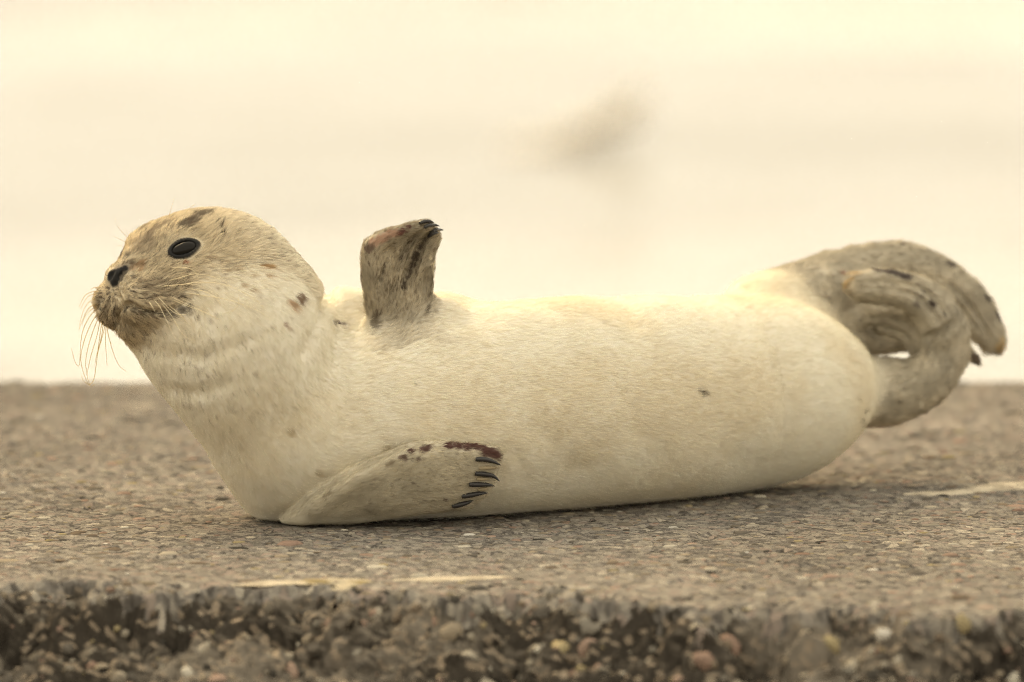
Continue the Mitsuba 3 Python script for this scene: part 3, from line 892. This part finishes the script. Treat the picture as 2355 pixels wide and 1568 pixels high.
def whisker(uvf, pts, off, r=.00042, dark=False):
    """Grows at the first point; off: metres by which its middle and its tip stand nearer than its root."""
    pts = np.asarray(pts, float)
    u, v = uvf(pts[:, 0], pts[:, 1])
    p0 = F.hit(u[:1], v[:1])[0]
    if p0[1] > 0.0:                # its root lies just behind the outline
        p0 = at(u[:1], v[:1], -.085)[0]
    t = np.linspace(0, 1, len(pts))
    y = p0[1] + .001 - off * np.sin(np.clip(t * 1.15, 0, 1) * np.pi / 2)
    c = spline(at(u, v, y), 18)
    scene[numbered('seal_pup__whisker')] = mikit.ply(tube(c, r * np.linspace(1, .42, 18), 4), 'whisker_pale' if off > .02 else 'whisker_hair', smooth=True)


near_w = [
    [(640, 800), (690, 860), (750, 985), (810, 1105)], [(690, 815), (780, 930), (850, 1050), (905, 1098), (950, 1106)], [(735, 828), (830, 905), (950, 1030), (1030, 1088), (1120, 1108), (1205, 1060), (1243, 985)],
    [(755, 770), (880, 828), (1050, 905), (1200, 985), (1325, 1045)], [(800, 765), (930, 830), (1090, 895), (1210, 900), (1280, 850), (1292, 760)], [(830, 692), (930, 672), (1060, 668), (1200, 690), (1330, 748), (1430, 810), (1482, 872)],
    [(740, 660), (850, 630), (960, 604), (1080, 622), (1200, 668)], [(850, 745), (1000, 765), (1200, 800), (1400, 868), (1545, 950)], [(600, 815), (628, 850), (648, 892)], [(760, 560), (860, 553), (940, 575), (985, 640)],
    [(700, 700), (800, 690), (930, 680), (1010, 700)], [(890, 715), (1020, 735), (1120, 790), (1150, 850)], [(665, 770), (760, 870), (830, 915), (895, 912)], [(780, 800), (900, 850), (1010, 890), (1130, 945)]]
for w_ in near_w:
    whisker(head_uv, w_, .030)
far_w = [
    [(222, 712), (190, 706), (160, 722)], [(212, 738), (165, 742), (110, 775), (66, 862)], [(204, 762), (150, 768), (112, 810), (80, 872)], [(199, 795), (150, 815), (104, 880), (70, 1000)],
    [(199, 830), (140, 870), (98, 950), (66, 1035)], [(203, 870), (150, 930), (100, 1030), (80, 1150), (72, 1300), (40, 1280), (10, 1170)], [(212, 905), (160, 985), (110, 1110), (82, 1240), (100, 1350), (150, 1460), (190, 1445)],
    [(222, 930), (180, 1030), (140, 1160), (120, 1280), (135, 1400), (152, 1452)], [(232, 950), (205, 1080), (160, 1230), (140, 1320), (128, 1380)], [(244, 975), (225, 1100), (205, 1260), (185, 1400), (150, 1450), (100, 1415), (88, 1380)],
    [(255, 985), (235, 1110), (200, 1240), (190, 1300)], [(268, 1000), (245, 1090), (215, 1200), (203, 1275)], [(276, 1008), (272, 1100), (276, 1200), (284, 1305)], [(282, 1010), (300, 1100), (340, 1230), (380, 1310), (432, 1350)],
    [(205, 850), (160, 880), (120, 920), (92, 990)], [(284, 1012), (290, 1060), (300, 1100), (315, 1140)]]
for w_ in far_w:
    whisker(head_uv, w_, .012)
for w_ in ([(452, 338), (400, 285), (360, 235), (345, 180)], [(458, 330), (438, 290), (420, 248)], [(438, 366), (380, 338), (328, 312)], [(415, 400), (385, 388), (356, 392)], [(760, 172), (765, 130), (780, 80), (800, 15)], [(885, 138), (905, 110), (935, 85), (960, 68)], [(325, 575), (310, 545), (298, 508)]):
    whisker(head_uv, w_, .004, .00022)
print('seal parts', round(time.time() - T0, 1))

# ------------------------------------------------------------------ the concrete: worn top, crumbling edge towards the camera
EDGE_Y = 1.47


def nz(x, y, f, o, seed):
    return meshkit.fbm(np.stack([x * f, y * f, np.full_like(x, .37 * seed)], -1), o, seed)


def rim_y(x):
    """Where the worn top ends and the broken slope begins."""
    z = np.zeros_like(x)
    return -.60 - .15 * np.clip((x - .02) / .4, 0, 1) + .05 * np.clip((-x - .1) / .3, 0, 1) + .20 * (nz(x, z, 4.5, 3, 41) - .5) + .12 * (nz(x, z, 15, 3, 42) - .5)


def ground_z(x, y):
    top = .0032 * (nz(x, y, 26, 4, 1) - .5) + .0022 * (nz(x, y, 110, 3, 2) - .5)
    pit = np.clip((nz(x, y, 34, 3, 3) - .63) / .1, 0, 1)
    top = top - .0035 * pit
    s = rim_y(x) + .19 * (nz(x, y, 17, 4, 7) - .5) - y
    a = np.clip(s / .05, 0, 1)
    step = .010 * np.clip(s / .03, 0, 1)
    drop = step + np.where(s > 0, .47 * s, 0) - .20 * np.maximum(s - 1.3, 0) - .2 * np.maximum(s - 2.6, 0)
    lumps = a * (.060 * (nz(x, y, 8, 3, 4) - .52) + .040 * (nz(x, y, 22, 3, 5) - .5))
    hole = a * np.clip((nz(x, y, 10, 3, 12) - .58) / .07, 0, 1) * .040
    for hx, hy, rx, ryy, dep in ((.215, -.822, .13, .026, .075), (-.21, -.615, .065, .020, .050), (-.455, -.555, .05, .014, .034), (.045, -.720, .04, .016, .034), (.43, -.83, .05, .018, .035), (-.38, -.62, .05, .014, .028)):
        e = ((x - hx) / rx) ** 2 + ((y - hy) / ryy) ** 2 + 1.4 * (nz(x, y, 24, 3, 15) - .5)
        hole = np.maximum(hole, dep * np.clip((1 - e) / .45, 0, 1))
    return top - drop + lumps - hole - .004 * a


def grow(lo, hi, step, a, b):
    core = list(np.arange(lo, hi + 1e-9, step))
    left, s = [], step
    while core[0] - sum(left) > a:
        s *= 1.25
        left.append(s)
    right, s2 = [], step
    while b is not None and core[-1] + sum(right) < b:
        s2 *= 1.25
        right.append(s2)
    return np.concatenate([(core[0] - np.cumsum(left))[::-1], core, core[-1] + np.cumsum(right)])


gx = grow(-.72, .76, .0036, -9, 9)
gy = np.concatenate([grow(-1.02, -.40, .0034, -30, None)[:-1], np.arange(-.40, EDGE_Y, .0055)])
gy[-1] = EDGE_Y
GX, GY = np.meshgrid(gx, gy, indexing='ij')
GZ = np.concatenate([ground_z(a, b) for a, b in zip(np.array_split(GX, 12), np.array_split(GY, 12))])
lip = np.clip((GY - EDGE_Y + .03) / .03, 0, 1)
GZ = GZ - .010 * lip ** 2
nx, ny = GX.shape
vid = np.arange(nx * ny).reshape(nx, ny)
GQ = np.stack([vid[:-1, :-1], vid[1:, :-1], vid[1:, 1:], vid[:-1, 1:]], -1).reshape(-1, 4)
GVv = np.stack([GX, GY, GZ], -1).reshape(-1, 3)
# far face of the wall, down into the water
GN0 = meshkit.arrays((GVv, GQ), True)[2]
rough = np.clip((rim_y(GVv[:, 0]) + .19 * (nz(GVv[:, 0], GVv[:, 1], 17, 4, 7) - .5) - GVv[:, 1] + .05) / .07, 0, 1) ** 2
act = rough > 0
pa = GVv[act]
r3 = .024 * (meshkit.fbm(pa * 48, 3, 51) - .5) + .014 * (meshkit.fbm(pa * 120, 2, 52) - .5)
tang = np.stack([meshkit.fbm(pa * 60, 2, q) - .5 for q in (53, 54, 55)], 1) * .016
GVv[act] += (GN0[act] * r3[:, None] + tang) * rough[act][:, None]
low_row = GVv[vid[:, -1]].copy()
low_row[:, 2] = -4
low_row[:, 1] += .4
GVv = np.vstack([GVv, low_row])
lr = nx * ny + np.arange(nx)
GQ = np.vstack([GQ, np.stack([vid[:-1, -1], vid[1:, -1], lr[1:], lr[:-1]], 1)])


def concrete(p, n, uv):
    x, y = p.x, p.y
    f1, f2, r1 = voronoi(x * 95, y * 95)
    g1, g2, r2 = voronoi(x * 260 + 7, y * 260)
    stone = smoothstep(.06, .16, f2 - f1) * dr.select(r1 > .35, 1.0, 0.0)
    r = cell_rand(r1 * 9973, 3.0)
    tone = mix((.265, .242, .206), (.26, .213, .182), smoothstep(.5, .64, r))
    tone = mix(tone, (.38, .345, .285), smoothstep(.76, .81, r))
    tone = mix(tone, (.17, .155, .13), smoothstep(.86, .9, r))
    matrix = mix((.074, .067, .060), (.218, .200, .178), r2)
    c = mix(matrix, tone, stone * .85)
    big = fbm(x * 3.1, y * 3.1, 2.0, octaves=3)
    fine = noise(x * 700, y * 700, p.z * 700)
    return c * (.70 + .54 * big) * (.66 + .66 * fine)


def fracture(p, n, uv):
    x, y = p.x + .3 * p.z, p.y + 1.1 * p.z
    f1, f2, r1 = voronoi(x * 130, y * 130)
    patch = fbm(x * 11, y * 11, 4.0, octaves=3)
    grit = noise(p.x * 600, p.y * 600, p.z * 600)
    c = mix((.052, .045, .037), (.185, .162, .132), smoothstep(.30, .70, patch + .35 * (r1 - .5)))
    c = mix(c, (.25, .205, .155), dr.select(r1 > .84, smoothstep(.04, .14, f2 - f1), 0.0))
    return c * (.72 + .55 * grit)


scene['concrete'] = {'type': 'twosided', 'bsdf': {'type': 'diffuse', 'reflectance': proc(concrete)}}
scene['broken_concrete'] = {'type': 'twosided', 'bsdf': {'type': 'diffuse', 'reflectance': proc(fracture)}}
gc = GVv[GQ].mean(1)
broken = (rim_y(gc[:, 0]) + .19 * (nz(gc[:, 0], gc[:, 1], 17, 4, 7) - .5) + .012 * (nz(gc[:, 0], gc[:, 1], 90, 2, 19) - .5) - gc[:, 1]) > .012
GN = meshkit.arrays((GVv, GQ), True)[2]


def faces_of(q):
    us = np.unique(q)
    rm = np.full(len(GVv), -1)
    rm[us] = np.arange(len(us))
    return meshkit.write_ply((GVv[us], rm[q]), False, normals=GN[us])


scene['ground'] = {'type': 'ply', 'filename': faces_of(GQ[~broken]), 'face_normals': False, 'bsdf': {'type': 'ref', 'id': 'concrete'}}
scene['ground__broken_edge'] = {'type': 'ply', 'filename': faces_of(GQ[broken]), 'face_normals': False, 'bsdf': {'type': 'ref', 'id': 'broken_concrete'}}
labels['ground__broken_edge'] = {'label': 'dark crumbling slope of broken concrete with loose pebbles'}
labels['ground'] = {'kind': 'structure', 'label': 'weathered exposed aggregate concrete under the seal with a crumbling edge'}
print('ground', len(GQ) * 2, round(time.time() - T0, 1))

# stones set in the concrete
PAL = np.array([rgb(*c) for c in ((160, 152, 137), (145, 134, 117), (156, 135, 121), (140, 119, 106), (133, 128, 118), (182, 176, 162), (114, 107, 96), (97, 92, 85), (152, 140, 110), (73, 70, 65), (204, 200, 190), (122, 110, 96))])
PROB = np.array([13, 16, 10, 7, 15, 4, 14, 10, 5, 5, .8, 13], float)


def stone(c, rx, ry, h, rot, col, sides, tilt=None):
    """A water-worn stone, half sunk: three rings and a top."""
    an = np.arange(sides) * 2 * np.pi / sides + rot
    wob = 1 + rng.normal(0, .16, sides)
    ring = np.stack([np.cos(an) * rx * wob, np.sin(an) * ry * wob], 1)
    lv = [(1.0, -.45), (.98, .25), (.66, .80)]
    v = [np.column_stack([ring * s + rng.normal(0, .03 * rx, 2), np.full(sides, h * z)]) for s, z in lv]
    v = np.vstack(v + [[[0, 0, h * rng.uniform(.92, 1.08)]]])
    if tilt is not None:
        v = v @ tilt.T
    v = v + c
    k = np.arange(sides)
    f = []
    for r_ in range(2):
        o = r_ * sides
        f += [np.stack([o + k, o + (k + 1) % sides, o + sides + (k + 1) % sides], 1), np.stack([o + k, o + sides + (k + 1) % sides, o + sides + k], 1)]
    f.append(np.stack([2 * sides + k, 2 * sides + (k + 1) % sides, np.full(sides, 3 * sides)], 1))
    return v, np.vstack(f)


def rotm():
    q = rng.normal(size=(3, 3))
    u_, _, vt = np.linalg.svd(q)
    m_ = u_ @ vt
    return m_ * np.sign(np.linalg.det(m_))


stones = []
bx0, bx1 = -.72, .76
# flat ones in the worn top
N1 = 8500
sx, sy = rng.uniform(bx0, bx1, N1), rng.uniform(-.75, EDGE_Y - .03, N1)
ry_ = rim_y(sx)
size = .0032 * np.exp(rng.normal(0, .50, N1))
ok = sy > ry_
for x_, y_, s_ in zip(sx[ok], sy[ok], size[ok]):
    stones.append((x_, y_, min(s_, .016), rng.uniform(.55, 1.0), min(s_, .016) * rng.uniform(.08, .30), False))
# rounder ones in the broken slope
N2 = 3000
sx = rng.uniform(bx0, bx1, N2)
ry_ = rim_y(sx)
sy = ry_ - rng.uniform(0, .36, N2)
size = .0036 * np.exp(rng.normal(0, .55, N2))
for x_, y_, s_ in zip(sx, sy, size):
    stones.append((x_, y_, min(s_, .0115), rng.uniform(.5, 1.0), min(s_, .0115) * rng.uniform(.35, .75), True))
S = np.array([s[:5] for s in stones])
GN1 = meshkit.arrays((GVv, GQ), True)[2]
GI = cKDTree(GVv[:nx * ny, :2]).query(S[:, :2], workers=-1)[1]
sz, SN = GVv[GI, 2], GN1[GI] * np.sign(GN1[GI][:, 2:])
cid = rng.choice(len(PAL), len(S), p=PROB / PROB.sum())
seen = S[:, 2] * np.where([s[5] for s in stones], 1.3, .75) * 8 / (8 + S[:, 1])
big_ids = np.argsort(-seen)[:300]
isbig = np.zeros(len(S), bool)
isbig[big_ids] = True


def stone_tex(base):
    base = [float(x) for x in base]

    def fn(p, n, uv):
        a = noise(p.x * 420, p.y * 420, p.z * 420)
        b = noise(p.x * 1300, p.y * 1300, p.z * 1300)
        return mi.Color3f(base) * (.78 + .28 * a + .16 * b)
    return fn


for i, c_ in enumerate(PAL):
    scene[f'stone_tone_{i}'] = {'type': 'diffuse', 'reflectance': proc(stone_tex(c_))}
SV, SF, SC, off = [], [], [], 0
for i, (x_, y_, s_, asp, h_, rnd) in enumerate(stones):
    big = isbig[i]
    sides = 10 if big else 6
    c0 = np.array([GVv[GI[i], 0], GVv[GI[i], 1], sz[i]]) - (SN[i] * .10 * h_ if rnd else np.array([0, 0, .15 * h_]))
    tilt = None
    if rnd:
        nn = SN[i] + rng.normal(0, .35, 3)
        nn /= np.linalg.norm(nn)
        t1 = np.cross(nn, [0, 1, 0.1])
        t1 /= np.linalg.norm(t1)
        tilt = np.stack([t1, np.cross(nn, t1), nn], 1)
    v, f = stone(c0, s_, s_ * asp, h_ * 1.25, rng.uniform(0, 7), None, sides, tilt)
    if big:
        scene[numbered('ground__pebble')] = mikit.ply((v, f), f'stone_tone_{cid[i]}', smooth=True)
    else:
        SV.append(v)
        SF.append(f + off)
        SC.append(np.tile(PAL[cid[i]] * rng.uniform(.68, 1.02), (len(v), 1)))
        off += len(v)
scene['small_stone'] = {'type': 'diffuse', 'reflectance': {'type': 'mesh_attribute', 'name': 'vertex_color'}}
scene['ground__small_pebbles'] = mikit.ply((np.vstack(SV), np.vstack(SF)), 'small_stone', smooth=True, color=np.vstack(SC))
labels['ground__small_pebbles'] = {'kind': 'stuff', 'label': 'small worn stones set all over the concrete'}
print('stones', len(stones), sum(map(len, SF)), round(time.time() - T0, 1))


# pale streaks dried on the concrete
def streak(uvs, name, mat, label, th=.0012):
    """A thin crust with an uneven outline; uvs: its outline in the photograph, laid on the ground."""
    uvs = spline(np.array(uvs + uvs[:1], float), 90)[:-1]
    d_ = ray(uvs[:, 0], uvs[:, 1])
    t_ = -CAM[2] / d_[:, 2]
    xy = (CAM + d_ * t_[:, None])[:, :2]
    from shapely.geometry import Polygon, Point
    poly = Polygon(xy).buffer(0)
    if poly.geom_type != 'Polygon':
        poly = max(poly.geoms, key=lambda g: g.area)
    x0, y0, x1, y1 = poly.bounds
    st = .0028
    X, Y = np.meshgrid(np.arange(x0 - .006, x1 + .006, st), np.arange(y0 - .012, y1 + .012, st), indexing='ij')
    import shapely
    dist = shapely.distance(shapely.points(X, Y), poly.exterior)
    inside = shapely.contains_xy(poly, X, Y)
    f_ = np.where(inside, dist, -dist) + .010 * (nz(X, Y, 60, 3, 77) - .5) + .012 * (nz(X, Y, 22, 2, 78) - .5)
    z = ground_z(X, Y) + np.clip(f_ * .5, -.004, th)
    ids = np.arange(X.size).reshape(X.shape)
    q_ = np.stack([ids[:-1, :-1], ids[1:, :-1], ids[1:, 1:], ids[:-1, 1:]], -1).reshape(-1, 4)
    okq = (f_.ravel()[q_] > -.003).any(1) & ((rim_y(X) + .19 * (nz(X, Y, 17, 4, 7) - .5) - Y).ravel()[q_] < -.004).all(1)
    q_ = q_[okq]
    us = np.unique(q_)
    rm = np.full(X.size, -1)
    rm[us] = np.arange(len(us))
    scene[numbered('ground__' + name)] = mikit.ply((np.stack([X, Y, z], -1).reshape(-1, 3)[us], rm[q_]), mat, smooth=True)
    if label:
        labels['ground__' + name] = {'label': label}


def crust(p, n, uv):
    a = fbm(p.x * 55, p.y * 55, 1.0, octaves=3)
    b = noise(p.x * 400, p.y * 400, 3.0)
    return mix((.46, .41, .32), (.33, .29, .225), smoothstep(.45, .62, a)) * (.88 + .24 * b)


def lichen(p, n, uv):
    a = fbm(p.x * 40, p.y * 40, 5.0, octaves=3)
    b = noise(p.x * 400, p.y * 400, 3.0)
    return mix((.24, .195, .11), (.38, .335, .25), smoothstep(.42, .6, a)) * (.85 + .3 * b)


scene['crust'] = {'type': 'twosided', 'bsdf': {'type': 'diffuse', 'reflectance': proc(crust)}}
scene['lichen'] = {'type': 'twosided', 'bsdf': {'type': 'diffuse', 'reflectance': proc(lichen)}}
streak([(2070, 1138), (2180, 1128), (2290, 1112), (2400, 1108), (2400, 1122), (2300, 1128), (2180, 1138)], 'dried_streak', 'crust', 'pale dried streak on the concrete behind the tail')
streak([(528, 1346), (620, 1336), (720, 1338), (690, 1350), (640, 1362), (560, 1358)], 'dried_streak', 'crust', None)
streak([(640, 1346), (700, 1334), (790, 1330), (860, 1338), (800, 1348), (720, 1352)], 'lichen_patch', 'lichen', 'ochre lichen patch by the crumbling edge')
streak([(900, 1334), (990, 1328), (1100, 1326), (1180, 1328), (1090, 1334), (980, 1337)], 'dried_streak', 'crust', None)

# ------------------------------------------------------------------ sea: foaming surf far behind, out of focus
WATER = -1.6


def sea_z(x, y):
    s = .10 * np.sin(y * .52 + 1.4 * nz(x, y, .05, 2, 61) * 6.28) * np.clip(y / 20, .3, 1)
    return WATER + s + .16 * (nz(x, y, .45, 3, 62) - .5) + .05 * (nz(x, y, 1.7, 3, 63) - .5)


wx = grow(-9, 9, .14, -1600, 1600)
wy = np.concatenate([[-8, -4, -1], np.arange(1.0, 62, .14), 62 + np.cumsum(.14 * 1.14 ** np.arange(1, 66))])
WX, WY = np.meshgrid(wx, wy, indexing='ij')
WZ = sea_z(WX, WY)
wi = np.arange(WX.size).reshape(WX.shape)
WQ = np.stack([wi[:-1, :-1], wi[1:, :-1], wi[1:, 1:], wi[:-1, 1:]], -1).reshape(-1, 4)


def foam(p, n, uv):
    a = fbm(p.x * .22, p.y * .10, 3.0, octaves=3)
    b = fbm(p.x * 2.3, p.y * 1.7, 8.0, octaves=3)
    return mix((.29, .272, .23), (.175, .168, .146), smoothstep(.40, .72, a * .8 + b * .2))


scene['surf'] = {'type': 'principled', 'base_color': proc(foam), 'roughness': .2, 'specular': .5}
scene['water'] = mikit.ply((np.stack([WX, WY, WZ], -1).reshape(-1, 3), WQ), 'surf', smooth=True)
labels['water'] = {'kind': 'structure', 'label': 'bright foaming sea behind the concrete, far out of focus'}

# a low reef in the surf
ry0 = 29.0
for _ in range(40):
    pp = at(np.array(1380.), np.array(330.), ry0)
    ry0 += (pp[2] - WATER) * 6
lumps_ = []
for u_, v_, a_, b_ in ((1420, 262, 44, 30), (1345, 292, 60, 18), (1240, 326, 90, 8), (1440, 352, 52, 13), (1130, 346, 80, 5), (1320, 358, 40, 8), (1470, 215, 30, 14)):
    c_ = at(np.array(float(u_)), np.array(float(v_) + 6), ry0)
    s_ = scale(ry0)
    sp = trimesh.creation.icosphere(subdivisions=3)
    vv = sp.vertices * (1 + .5 * (meshkit.fbm(sp.vertices * 2.1 + u_, 4, 5) - .5))[:, None] * np.array([a_ * s_, .9 * a_ * s_, b_ * s_])
    lumps_.append((vv + c_, sp.faces))
import manifold3d
man = None
for v_, f_ in lumps_:
    k_ = manifold3d.Manifold(manifold3d.Mesh(np.asarray(v_, np.float32), np.asarray(f_, np.uint32)))
    man = k_ if man is None else man + k_
rvv = man.to_mesh()
rvv, rfaces = np.asarray(rvv.vert_properties[:, :3]), np.asarray(rvv.tri_verts)


def rock_tex(p, n, uv):
    a = fbm(p.x * 9, p.y * 9, p.z * 9, octaves=4)
    return mix((.38, .33, .24), (.54, .47, .36), a)


scene['wet_rock'] = {'type': 'principled', 'base_color': proc(rock_tex), 'roughness': .35, 'specular': .5}
scene['rock'] = mikit.ply((rvv, rfaces), 'wet_rock', smooth=40)
labels['rock'] = {'label': 'dim brownish rock awash in the sea behind the seal, blurred', 'category': 'rock'}
print('done', round(time.time() - T0, 1))
